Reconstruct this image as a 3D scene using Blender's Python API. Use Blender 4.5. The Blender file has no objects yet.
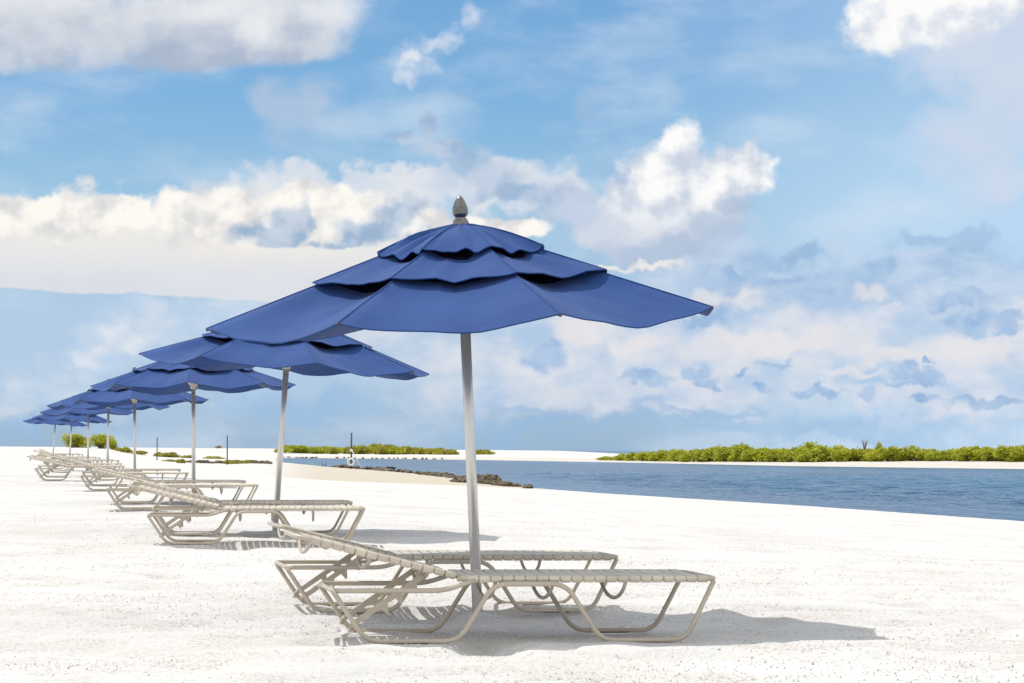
import bpy, bmesh, math, random
import numpy as np
from mathutils import Vector, Matrix

random.seed(7)
rng = np.random.default_rng(11)
S = bpy.context.scene
COL = S.collection

# ------------------------------------------------------------------ camera
FPX = 2500.0
ROLL = 0.0075
PITCH = math.atan((450 - 341.5) / FPX)
Fv = Vector((0, math.cos(PITCH), math.sin(PITCH)))
R0 = Vector((1, 0, 0)); U0 = R0.cross(Fv)
Rv = math.cos(ROLL) * R0 + math.sin(ROLL) * U0
Uv = -math.sin(ROLL) * R0 + math.cos(ROLL) * U0
cam_d = bpy.data.cameras.new('camera'); cam = bpy.data.objects.new('camera', cam_d)
COL.objects.link(cam)
M = Matrix((Rv, Uv, -Fv)).transposed().to_4x4(); M.translation = Vector((0, 0, 1.0))
cam.matrix_world = M
cam_d.sensor_width = 36; cam_d.lens = 36 * FPX / 1024
cam_d.clip_start = 0.1; cam_d.clip_end = 60000
S.camera = cam

# ------------------------------------------------------------------ sun, exposure
SUN_TRAVEL = Vector((0.88, -0.55, -1.75)).normalized()
SUN_STRENGTH = 3.15
sun_d = bpy.data.lights.new('sun', 'SUN'); sun_d.energy = SUN_STRENGTH; sun_d.angle = math.radians(0.53)
sun_d.color = (1.0, 0.96, 0.90)
sun = bpy.data.objects.new('sun', sun_d); COL.objects.link(sun)
sun.rotation_euler = SUN_TRAVEL.to_track_quat('-Z', 'Y').to_euler()
S.view_settings.view_transform = 'Standard'; S.view_settings.look = 'None'
S.view_settings.exposure = 0.13; S.view_settings.gamma = 1.0

def lin(r, g, b):
    def f(c):
        c /= 255.0
        return c / 12.92 if c <= 0.04045 else ((c + 0.055) / 1.055) ** 2.4
    return (f(r), f(g), f(b), 1.0)

# ------------------------------------------------------------------ sky
class NG:
    """small helper that writes node graphs as expressions"""
    def __init__(self, nt):
        self.nt = nt
    def n(self, t, **kw):
        nd = self.nt.nodes.new(t)
        for k, v in kw.items(): setattr(nd, k, v)
        return nd
    def put(self, sock, v):
        if hasattr(v, 'is_linked') or isinstance(v, bpy.types.NodeSocket): self.nt.links.new(v, sock)
        else: sock.default_value = v
    def m(self, op, a, b=0.0, c=0.0, clamp=False):
        nd = self.n('ShaderNodeMath', operation=op, use_clamp=clamp)
        self.put(nd.inputs[0], a); self.put(nd.inputs[1], b); self.put(nd.inputs[2], c)
        return nd.outputs[0]
    def v(self, op, a, b=(0, 0, 0), out=0):
        nd = self.n('ShaderNodeVectorMath', operation=op)
        self.put(nd.inputs[0], a)
        if op == 'SCALE': self.put(nd.inputs['Scale'], b)
        elif op not in ('LENGTH', 'NORMALIZE'): self.put(nd.inputs[1], b)
        return nd.outputs['Value'] if op == 'LENGTH' else nd.outputs['Vector']
    def sm(self, x, lo, hi, a=0.0, b=1.0):
        nd = self.n('ShaderNodeMapRange', interpolation_type='SMOOTHSTEP')
        self.put(nd.inputs['Value'], x); self.put(nd.inputs['From Min'], lo); self.put(nd.inputs['From Max'], hi)
        self.put(nd.inputs['To Min'], a); self.put(nd.inputs['To Max'], b)
        return nd.outputs['Result']
    def noise(self, vec, scale, detail=6, rough=0.55, color=False, **kw):
        nd = self.n('ShaderNodeTexNoise', **kw)
        self.put(nd.inputs['Vector'], vec); nd.inputs['Scale'].default_value = scale
        nd.inputs['Detail'].default_value = detail; nd.inputs['Roughness'].default_value = rough
        return nd.outputs['Color'] if color else nd.outputs['Fac']
    def sx(self, v, i):
        nd = self.n('ShaderNodeSeparateXYZ'); self.put(nd.inputs[0], v); return nd.outputs[i]
    def mix(self, f, a, b):
        nd = self.n('ShaderNodeMix', data_type='RGBA')
        self.put(nd.inputs['Factor'], f); self.put(nd.inputs['A'], a) if 0 else None
        self.put(nd.inputs[6], a); self.put(nd.inputs[7], b)
        return nd.outputs[2]
    def ramp(self, f, stops):
        nd = self.n('ShaderNodeValToRGB'); e = nd.color_ramp.elements
        while len(e) < len(stops): e.new(0.5)
        for i, (p, c) in enumerate(stops): e[i].position = p; e[i].color = c
        self.put(nd.inputs[0], f)
        return nd.outputs[0]

W = bpy.data.worlds.new('World'); S.world = W; W.use_nodes = True
W.node_tree.nodes.clear()
g = NG(W.node_tree)
tc = g.n('ShaderNodeTexCoord').outputs['Generated']
sep = g.n('ShaderNodeSeparateXYZ'); g.put(sep.inputs[0], tc)
az = g.m('ARCTAN2', sep.outputs[0], sep.outputs[1])
el = g.m('ARCSINE', sep.outputs[2])
# azimuth / elevation in 1/2500 rad; az 0 = 512, elevation 0 = 450, up is smaller
su = g.m('MULTIPLY_ADD', az, 2500.0, 512.0)
sv = g.m('MULTIPLY_ADD', el, -2500.0, 450.0)
sv = g.m('ADD', sv, g.m('MULTIPLY', g.m('SUBTRACT', su, 512.0), 0.006))
cx = g.n('ShaderNodeCombineXYZ'); g.put(cx.inputs[0], su); g.put(cx.inputs[1], sv)
P = cx.outputs[0]
Pn = g.v('SCALE', P, 0.01)

def disp(p, seed, big, small):
    q = g.v('ADD', p, (seed * 13.1, seed * 7.7, seed * 3.3))
    a = g.v('SCALE', g.v('SUBTRACT', g.noise(q, 1.1, 3, 0.5, True), (0.5, 0.5, 0.5)), big)
    b = g.v('SCALE', g.v('SUBTRACT', g.noise(q, 4.2, 4, 0.5, True), (0.5, 0.5, 0.5)), small)
    return g.v('ADD', P, g.v('ADD', a, b))

wisp = g.m('MULTIPLY', g.m('SUBTRACT', g.noise(Pn, 3.4, 7, 0.62), 0.5), 0.55)
def field(p, blobs):
    f = None
    for (bx, by, rx, ry) in blobs:
        d = g.v('MULTIPLY', g.v('SUBTRACT', p, (bx, by, 0)), (1.0 / rx, 1.0 / ry, 0))
        d = g.m('SUBTRACT', 1.0, g.v('LENGTH', d))
        f = d if f is None else g.m('SMOOTH_MAX', f, d, 0.25)
    return g.m('ADD', f, wisp)

Pa = disp(Pn, 1.0, 50, 30)        # cumulus
Pb = disp(Pn, 2.0, 90, 46)        # soft stratus
Pc = disp(Pn, 3.0, 64, 40)        # small ragged clouds
nlow = g.noise(g.v('MULTIPLY', Pn, (0.6, 1.4, 1)), 0.9, 5, 0.55)
nmid = g.noise(g.v('MULTIPLY', Pn, (0.7, 1.3, 1)), 2.0, 6, 0.58)
def relief(sc, det, dx, dy, k):
    n1 = g.noise(Pn, sc, det, 0.52); n2 = g.noise(g.v('ADD', Pn, (dx, dy, 0)), sc, det, 0.52)
    return g.m('MULTIPLY_ADD', g.m('SUBTRACT', n1, n2), k, 0.5, clamp=True)
bil = relief(2.0, 6, -0.11, -0.15, 1.55)      # billows lit from the upper left
bil2 = relief(1.0, 5, -0.18, -0.24, 1.5)

sky = g.n('ShaderNodeTexSky', sky_type='NISHITA', sun_disc=False)
sky.sun_elevation = math.asin(-SUN_TRAVEL.z)
sky.sun_rotation = math.atan2(-SUN_TRAVEL.x, -SUN_TRAVEL.y)
sky.air_density = 1.0; sky.dust_density = 0.6; sky.ozone_density = 1.0
nish = g.v('SCALE', sky.outputs[0], 0.085)

grad = g.ramp(g.m('DIVIDE', g.m('ADD', sv, 300.0), 760.0, clamp=True), [
    (0.00, lin(92, 155, 214)), (0.36, lin(104, 166, 222)), (0.52, lin(116, 178, 228)), (0.66, lin(150, 198, 234)),
    (0.78, lin(168, 203, 234)), (0.90, lin(160, 196, 230)), (1.00, lin(146, 186, 224))])
base = g.mix(0.25, grad, nish)
# paler air towards the right
pale = g.m('MULTIPLY', g.sm(su, 560, 960), g.sm(sv, 60, 230, 0.45, 0.8))
col = g.mix(pale, base, lin(190, 219, 245))
# thin veil
veil = g.m('MULTIPLY', g.sm(nlow, 0.42, 0.72), 0.55)
col = g.mix(veil, col, lin(212, 226, 242))

def over(col, f, lo, hi, strength, ccol):
    a = g.m('MULTIPLY', g.sm(f, lo, hi), strength)
    return g.mix(a, col, ccol)
def cut(f, lo, hi):                       # flat cloud base
    return g.m('SUBTRACT', f, g.m('MULTIPLY', g.sm(sv, lo, hi), 1.2))

f = field(Pb, [(60, 340, 260, 70), (260, 370, 200, 60)])
col = over(col, f, -0.1, 0.7, 0.75, lin(180, 205, 232))
# --- broad grey-blue and pale decks low on the right and in the centre
f = field(Pb, [(740, 300, 170, 40), (880, 280, 190, 50), (1000, 300, 130, 44), (700, 268, 150, 26)])
col = over(col, f, -0.1, 0.6, 0.75, g.mix(g.sm(nmid, 0.36, 0.66), lin(158, 188, 223), lin(200, 214, 234)))
f = field(Pb, [(700, 352, 200, 50), (900, 352, 230, 56), (560, 345, 120, 50), (420, 345, 100, 45), (620, 392, 260, 34), (960, 392, 170, 36), (1040, 330, 90, 40)])
shade = g.mix(g.sm(g.m('MULTIPLY_ADD', bil2, 0.35, g.m('MULTIPLY', nmid, 0.65)), 0.34, 0.62), lin(176, 201, 230), lin(226, 227, 234))
col = over(col, f, -0.05, 0.55, 0.82, shade)
f = field(Pa, [(640, 350, 50, 16), (720, 345, 90, 18), (840, 340, 80, 14), (960, 350, 80, 22), (590, 335, 50, 22), (740, 300, 40, 14), (880, 360, 60, 12)])
col = over(col, f, 0.0, 0.7, 0.6, lin(231, 229, 232))
f = field(Pb, [(120, 348, 50, 34), (95, 372, 60, 22), (60, 405, 100, 34), (230, 330, 120, 34), (150, 320, 60, 20)])
col = over(col, f, -0.1, 0.7, 0.7, g.mix(g.sm(nmid, 0.36, 0.66), lin(188, 210, 234), lin(219, 227, 237)))
f = field(Pa, [(118, 338, 22, 18), (92, 356, 24, 12), (140, 350, 24, 12)])
col = over(col, f, 0.0, 0.9, 0.75, lin(228, 232, 238))
f = field(Pb, [(800, 428, 300, 16), (520, 430, 140, 14), (300, 410, 140, 24), (60, 430, 160, 14)])
col = over(col, f, -0.1, 0.8, 0.55, lin(150, 187, 224))
Pd = disp(Pn, 5.0, 40, 46)
rs = random.Random(12)
f = field(Pd, [(rs.uniform(690, 960), rs.uniform(258, 322), rs.uniform(16, 46), rs.uniform(5, 14)) for _ in range(13)])
col = over(col, g.m('MULTIPLY_ADD', g.m('SUBTRACT', nmid, 0.5), 0.7, f), -0.15, 0.60, 0.8, g.mix(g.sm(bil, 0.3, 0.7), lin(150, 182, 219), lin(178, 201, 230)))
f = field(Pd, [(x, y, a, b) for (x, y, a, b) in ((612, 345, 20, 16), (640, 340, 24, 14), (735, 332, 44, 12), (790, 338, 50, 10), (700, 300, 20, 12), (745, 296, 22, 12), (870, 290, 18, 16), (890, 352, 40, 10), (975, 345, 44, 14), (850, 370, 40, 8), (575, 330, 26, 14))])
col = over(col, f, -0.12, 0.65, 0.65, lin(233, 230, 232))
f = field(Pd, [(540, 358, 26, 15), (553, 346, 10, 10), (650, 379, 36, 7), (697, 372, 14, 12), (706, 385, 14, 8), (772, 361, 20, 8), (784, 353, 8, 8), (812, 392, 32, 7), (738, 365, 10, 5), (760, 386, 12, 4),
               (885, 381, 40, 5), (905, 372, 24, 9), (924, 376, 22, 8), (921, 358, 5, 7), (862, 397, 14, 6), (915, 400, 20, 6), (985, 402, 60, 8), (976, 322, 16, 10), (1000, 325, 14, 8)])
col = over(col, g.m('MULTIPLY_ADD', g.m('SUBTRACT', nmid, 0.5), 0.7, f), -0.12, 0.62, 0.9, g.mix(g.sm(bil, 0.25, 0.75), lin(146, 179, 218), lin(176, 201, 230)))
# faint cloud, right
f = field(Pb, [(960, 150, 80, 44), (1010, 120, 60, 50), (985, 180, 60, 26)])
col = over(col, f, -0.1, 0.9, 0.7, lin(208, 217, 234))
# --- long veil above the left bank
f = field(Pb, [(400, 183, 200, 20), (520, 195, 100, 24), (330, 195, 150, 22)])
col = over(col, f, -0.05, 0.5, 0.9, g.mix(g.sm(nmid, 0.35, 0.65), lin(212, 222, 234), lin(232, 233, 236)))
f = field(Pc, [(470, 178, 60, 26), (530, 195, 50, 20), (430, 158, 40, 10), (565, 215, 50, 30)])
col = over(col, f, -0.1, 0.8, 0.7, lin(178, 198, 224))
# --- left bank of cumulus: pale body with a flat base, then bright tops
f = cut(field(Pb, [(-60, 258, 180, 62), (100, 262, 190, 66), (250, 268, 190, 74), (400, 268, 130, 60), (-300, 255, 200, 50)]), g.m('MULTIPLY_ADD', su, 0.045, 286), g.m('MULTIPLY_ADD', su, 0.045, 302))
body = g.mix(g.sm(sv, 240, 292), lin(239, 236, 231), lin(219, 222, 230))
body = g.mix(g.m('MULTIPLY', g.sm(nmid, 0.4, 0.62), 0.5), body, lin(228, 230, 234))
col = over(col, f, 0.0, 0.30, 0.96, body)
f = field(Pa, [(-20, 230, 70, 24), (50, 228, 60, 22), (112, 224, 50, 22), (190, 222, 52, 42), (232, 222, 50, 42), (300, 212, 56, 30), (345, 212, 56, 30), (400, 216, 60, 26), (450, 224, 60, 22), (515, 222, 40, 14), (-200, 225, 150, 50)])
brt = g.mix(g.sm(g.m('MULTIPLY_ADD', f, 0.10, bil), 0.30, 0.72), lin(217, 217, 219), lin(254, 250, 243))
brt = g.mix(g.sm(sv, 222, 268), brt, lin(235, 232, 229))
col = over(col, f, 0.0, 0.34, 1.0, brt)
# grey bellies inside the bank
f = cut(field(Pc, [(262, 238, 40, 18), (290, 226, 26, 24), (306, 216, 14, 16), (370, 234, 44, 20), (398, 216, 24, 18), (350, 242, 60, 10), (430, 240, 40, 12)]), 246, 256)
col = over(col, g.m('MULTIPLY_ADD', g.m('SUBTRACT', nmid, 0.5), 0.6, f), -0.10, 0.62, 0.92, g.mix(g.sm(g.m('MULTIPLY_ADD', g.m('SUBTRACT', nmid, 0.5), 0.8, bil), 0.3, 0.72), lin(148, 177, 208), lin(196, 209, 225)))
f = field(Pc, [(398, 150, 26, 8), (440, 158, 40, 12), (482, 170, 44, 18), (426, 132, 12, 18), (505, 190, 40, 14), (560, 205, 40, 24)])
col = over(col, g.m('MULTIPLY_ADD', g.m('SUBTRACT', nmid, 0.5), 0.8, f), -0.1, 0.6, 0.8, g.mix(g.sm(bil, 0.3, 0.7), lin(152, 180, 211), lin(192, 207, 226)))
# --- centre-right cumulus
f = field(Pb, [(660, 235, 80, 42), (600, 225, 60, 40), (700, 225, 60, 40)])
col = over(col, f, -0.05, 0.7, 0.9, lin(200, 211, 229))
f = field(Pa, [(636, 208, 44, 50), (676, 158, 32, 42), (660, 182, 46, 46), (745, 172, 34, 28), (715, 184, 48, 38), (618, 232, 46, 32), (690, 212, 60, 36), (650, 230, 60, 34)])
white = g.mix(g.sm(g.m('MULTIPLY_ADD', f, 0.12, bil), 0.30, 0.74), lin(200, 210, 226), lin(253, 252, 251))
white = g.mix(g.sm(g.m('MULTIPLY_ADD', bil, -30.0, sv), 165, 235), white, lin(208, 216, 230))
col = over(col, f, -0.02, 0.36, 1.0, white)
f = field(Pa, [(712, 228, 36, 22), (660, 252, 70, 16), (735, 205, 26, 16)])
col = over(col, f, -0.2, 0.6, 0.7, lin(168, 189, 216))
f = field(Pc, [(650, 262, 40, 7), (600, 263, 50, 7), (560, 262, 40, 8)])
col = over(col, f, 0.0, 0.8, 0.85, lin(242, 238, 231))
# --- top-left grey-white deck
f = field(Pb, [(288, 112, 34, 44), (310, 100, 40, 40), (270, 95, 30, 30)])
col = over(col, f, -0.2, 0.8, 0.6, lin(188, 201, 222))
dl = g.m('MULTIPLY_ADD', su, -0.07, 76)
f = cut(field(Pb, [(30, 30, 200, 80), (180, 36, 150, 76), (290, 26, 84, 70), (-120, 0, 200, 110), (120, -60, 300, 70)]), dl, g.m('ADD', dl, 34))
dk = g.m('ADD', g.m('MULTIPLY', g.m('SUBTRACT', nmid, 0.5), 110.0), sv)
deck = g.mix(g.sm(g.m('MULTIPLY_ADD', su, 0.05, dk), -6, 86), lin(230, 231, 234), lin(170, 184, 205))
deck = g.mix(g.m('MULTIPLY', g.sm(bil2, 0.42, 0.7), 0.55), deck, lin(226, 228, 233))
col = over(col, f, -0.05, 0.62, 0.95, deck)
f = field(Pa, [(215, 15, 50, 26), (250, 30, 36, 36), (330, 10, 40, 34)])
col = over(col, f, -0.1, 0.9, 0.7, g.mix(bil, lin(228, 230, 236), lin(248, 247, 246)))
# --- small wisp
f = field(Pc, [(412, 62, 26, 20), (462, 24, 16, 20), (436, 46, 30, 12), (405, 80, 14, 18)])
col = over(col, f, -0.1, 1.0, 0.75, lin(216, 224, 239))
f = field(Pc, [(414, 60, 16, 10)])
col = over(col, f, -0.1, 1.0, 0.6, lin(240, 240, 243))
# --- top-right cumulus
f = field(Pb, [(960, 62, 90, 60), (1010, 80, 80, 60), (1040, 30, 120, 60)])
col = over(col, f, -0.05, 0.8, 0.85, lin(208, 218, 235))
f = field(Pa, [(872, 34, 40, 34), (905, 12, 66, 46), (950, 18, 62, 40), (1000, -8, 66, 36), (1080, -10, 80, 40)])
cw = g.mix(g.sm(g.m('MULTIPLY_ADD', f, 0.12, bil), 0.28, 0.70), lin(212, 220, 233), lin(253, 252, 251))
cw = g.mix(g.sm(g.m('MULTIPLY_ADD', su, 0.25, sv), 255, 320), cw, lin(214, 222, 236))
col = over(col, f, -0.02, 0.36, 1.0, cw)
# --- small ragged blue clouds
f = field(Pc, [(925, 235, 34, 12), (965, 238, 30, 18), (590, 110, 26, 20), (605, 178, 14, 18), (700, 412, 90, 6), (545, 410, 60, 6)])
col = over(col, f, -0.05, 0.6, 0.65, lin(158, 188, 222))
# --- high broken cloud overhead (outside the picture, lights the beach)
hi = g.m('MULTIPLY', g.sm(sv, -60, -500), g.sm(nlow, 0.38, 0.6))
col = g.mix(hi, col, (1.25, 1.24, 1.22, 1))

bk = g.m('MULTIPLY', g.sm(g.m('ABSOLUTE', g.m('SUBTRACT', su, 512.0)), 1400, 3600), g.sm(nlow, 0.30, 0.52))  # pale cloud added out of view, as fill for camera-facing sides
col = g.mix(g.m('MULTIPLY', bk, 0.85), col, (1.05, 1.04, 1.02, 1))
bg = g.n('ShaderNodeBackground'); g.put(bg.inputs[0], col); bg.inputs[1].default_value = 0.92
wo = g.n('ShaderNodeOutputWorld'); g.nt.links.new(bg.outputs[0], wo.inputs[0])
W.cycles.sampling_method = 'MANUAL'; W.cycles.sample_map_resolution = 512

# ------------------------------------------------------------------ helpers
def tag(o, label=None, cat=None, group=None, kind=None):
    if label: o['label'] = label
    if cat: o['category'] = cat
    if group: o['group'] = group
    if kind: o['kind'] = kind
    return o

class MB:
    """collects shapes, then links them as one mesh object"""
    def __init__(self):
        self.v = []; self.f = []; self.s = []; self.mi = []
    def add(self, vs, fs, smooth=True, mi=0):
        o = len(self.v); self.v += [tuple(p) for p in vs]
        for q in fs: self.f.append(tuple(i + o for i in q)); self.s.append(smooth); self.mi.append(mi)
    def box(self, c, sx, sy, sz, rot=None, mi=0):
        vs = []
        for x in (-1, 1):
            for y in (-1, 1):
                for z in (-1, 1):
                    p = Vector((x * sx / 2, y * sy / 2, z * sz / 2))
                    if rot: p = rot @ p
                    vs.append(Vector(c) + p)
        self.add(vs, [(0, 1, 3, 2), (4, 6, 7, 5), (0, 4, 5, 1), (2, 3, 7, 6), (0, 2, 6, 4), (1, 5, 7, 3)], False, mi)
    def tube(self, pts, r, n=10, closed=False, cap=True, mi=0):
        pts = [Vector(p) for p in pts]; N = len(pts)
        rs = r if isinstance(r, (list, tuple)) else [r] * N
        T = []
        for i in range(N):
            if closed: t = pts[(i + 1) % N] - pts[i - 1]
            else: t = pts[min(i + 1, N - 1)] - pts[max(i - 1, 0)]
            T.append(t.normalized())
        a = Vector((0, 0, 1)) if abs(T[0].z) < 0.9 else Vector((1, 0, 0))
        nrm = (a - T[0] * a.dot(T[0])).normalized(); vs = []
        for i in range(N):
            nrm = (nrm - T[i] * nrm.dot(T[i])).normalized(); b = T[i].cross(nrm)
            for k in range(n):
                w = 2 * math.pi * k / n
                vs.append(pts[i] + (nrm * math.cos(w) + b * math.sin(w)) * rs[i])
        fs = []
        for i in range(N if closed else N - 1):
            j = (i + 1) % N
            for k in range(n):
                k2 = (k + 1) % n
                fs.append((i * n + k, i * n + k2, j * n + k2, j * n + k))
        if cap and not closed:
            fs.append(tuple(range(n - 1, -1, -1))); fs.append(tuple((N - 1) * n + k for k in range(n)))
        self.add(vs, fs, True, mi)
    def lathe(self, prof, n=24, c=(0, 0, 0), mi=0):
        vs = []
        for (r, z) in prof:
            for k in range(n):
                w = 2 * math.pi * k / n
                vs.append((c[0] + r * math.cos(w), c[1] + r * math.sin(w), c[2] + z))
        fs = []
        for i in range(len(prof) - 1):
            for k in range(n):
                k2 = (k + 1) % n
                fs.append((i * n + k, i * n + k2, (i + 1) * n + k2, (i + 1) * n + k))
        self.add(vs, fs, True, mi)
    def build(self, name, mats, parent=None):
        me = bpy.data.meshes.new(name); me.from_pydata(self.v, [], self.f)
        me.polygons.foreach_set('use_smooth', self.s)
        for m in (mats if isinstance(mats, (list, tuple)) else [mats]): me.materials.append(m)
        me.polygons.foreach_set('material_index', self.mi)
        me.update()
        o = bpy.data.objects.new(name, me); COL.objects.link(o)
        if parent: o.parent = parent
        return o

def fillet(pts, r, n=6):
    pts = [Vector(p) for p in pts]; out = [pts[0]]
    for i in range(1, len(pts) - 1):
        a, b, c = pts[i - 1], pts[i], pts[i + 1]
        d1 = (a - b); d2 = (c - b)
        rr = min(r, d1.length * 0.48, d2.length * 0.48)
        p = b + d1.normalized() * rr; q = b + d2.normalized() * rr
        for k in range(n + 1):
            t = k / n
            out.append(p * (1 - t) ** 2 + b * 2 * t * (1 - t) + q * t * t)
    out.append(pts[-1]); return out

def empty(name, loc, rz=0.0):
    o = bpy.data.objects.new(name, None); COL.objects.link(o)
    o.location = loc; o.rotation_euler = (0, 0, rz); o.empty_display_size = 0.2
    return o

def copy_tree(o, parent=None):
    c = o.copy(); COL.objects.link(c)
    if parent: c.parent = parent
    for ch in list(o.children): copy_tree(ch, c)
    return c

# ------------------------------------------------------------------ materials
def mat(name):
    m = bpy.data.materials.new(name); m.use_nodes = True
    nt = m.node_tree; b = nt.nodes['Principled BSDF']
    return m, NG(nt), b

def simple(name, c, rough=0.5, metal=0.0, var=0.1, vscale=8.0, bump=0.0, bscale=60.0, spec=0.5):
    m, q, b = mat(name)
    ob = q.n('ShaderNodeTexCoord').outputs['Object']
    nz = q.noise(ob, vscale, 5, 0.6)
    c1 = tuple(x * (1 - var) for x in c[:3]) + (1,); c2 = tuple(min(1, x * (1 + var)) for x in c[:3]) + (1,)
    q.put(b.inputs['Base Color'], q.mix(q.sm(nz, 0.3, 0.7), c1, c2))
    q.put(b.inputs['Roughness'], q.m('MULTIPLY_ADD', nz, 0.08 if metal else 0.3, rough - (0.04 if metal else 0.15)))
    b.inputs['Metallic'].default_value = metal
    b.inputs['Specular IOR Level'].default_value = spec
    if bump:
        bp = q.n('ShaderNodeBump'); bp.inputs['Strength'].default_value = bump; bp.inputs['Distance'].default_value = 0.002
        q.put(bp.inputs['Height'], q.noise(ob, bscale, 4, 0.6)); q.nt.links.new(bp.outputs[0], b.inputs['Normal'])
    return m

M_frame = simple('frame_paint', (0.48, 0.42, 0.335), 0.42, var=0.06)
M_strap = simple('vinyl_strap', (0.58, 0.515, 0.42), 0.5, var=0.13, vscale=5, bump=0.2, bscale=120)
M_glide = simple('glide_plastic', (0.10, 0.08, 0.06), 0.7)
M_pole = simple('pole_aluminium', (0.74, 0.72, 0.69), 0.26, metal=0.62, var=0.02, vscale=1.5)
M_finial = simple('finial_pewter', (0.20, 0.195, 0.19), 0.26, metal=0.9, var=0.2, vscale=30)
M_rib = simple('rib_metal', (0.22, 0.22, 0.23), 0.4, metal=0.7)
M_hub = simple('hub_plastic', (0.60, 0.55, 0.48), 0.5)

def fabric():
    m, q, b = mat('blue_canvas')
    ob = q.n('ShaderNodeTexCoord').outputs['Object']
    nz = q.noise(ob, 2.3, 6, 0.6)
    wv = q.noise(ob, 420, 2, 0.5)
    c = q.mix(q.sm(nz, 0.28, 0.72), (0.017, 0.059, 0.205, 1), (0.023, 0.074, 0.250, 1))
    c = q.mix(q.m('MULTIPLY', q.sm(wv, 0.35, 0.65), 0.22), c, (0.014, 0.048, 0.21, 1))
    ang = q.m('MULTIPLY', q.m('ADD', q.m('ARCTAN2', q.sx(ob, 1), q.sx(ob, 0)), 8.0 * math.pi - math.pi / 8 - math.radians(2)), 4.0 / math.pi)
    wn = q.n('ShaderNodeTexWhiteNoise', noise_dimensions='1D'); q.put(wn.inputs['W'], q.m('ADD', q.m('FLOOR', ang), q.n('ShaderNodeObjectInfo').outputs['Random']))
    c = q.mix(q.m('MULTIPLY', wn.outputs['Value'], 0.30), c, (0.016, 0.054, 0.205, 1))
    fade = q.noise(q.v('MULTIPLY', ob, (1, 1, 2)), 1.1, 5, 0.65)
    c = q.mix(q.m('MULTIPLY', q.sm(fade, 0.45, 0.75), 0.35), c, (0.036, 0.092, 0.29, 1))
    b.inputs['Roughness'].default_value = 0.85
    b.inputs['Specular IOR Level'].default_value = 0.25
    b.inputs['Sheen Weight'].default_value = 0.08; b.inputs['Sheen Roughness'].default_value = 0.4
    q.put(b.inputs['Base Color'], c)
    bp = q.n('ShaderNodeBump'); bp.inputs['Strength'].default_value = 0.7; bp.inputs['Distance'].default_value = 0.010
    st = q.noise(q.v('MULTIPLY', ob, (1, 1, 1)), 7.0, 4, 0.6)
    q.put(bp.inputs['Height'], st); q.nt.links.new(bp.outputs[0], b.inputs['Normal'])
    tr = q.n('ShaderNodeBsdfTranslucent'); q.put(tr.inputs[0], c)
    mx = q.n('ShaderNodeMixShader'); mx.inputs[0].default_value = 0.06
    q.nt.links.new(b.outputs[0], mx.inputs[1]); q.nt.links.new(tr.outputs[0], mx.inputs[2])
    q.nt.links.new(mx.outputs[0], q.nt.nodes['Material Output'].inputs[0])
    return m
M_fab = fabric()
M_ventshade = simple('vent_shade_black', (0.006, 0.009, 0.022), 0.9, spec=0.1)  # near-black colour standing in for shade inside the vent gaps

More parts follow.
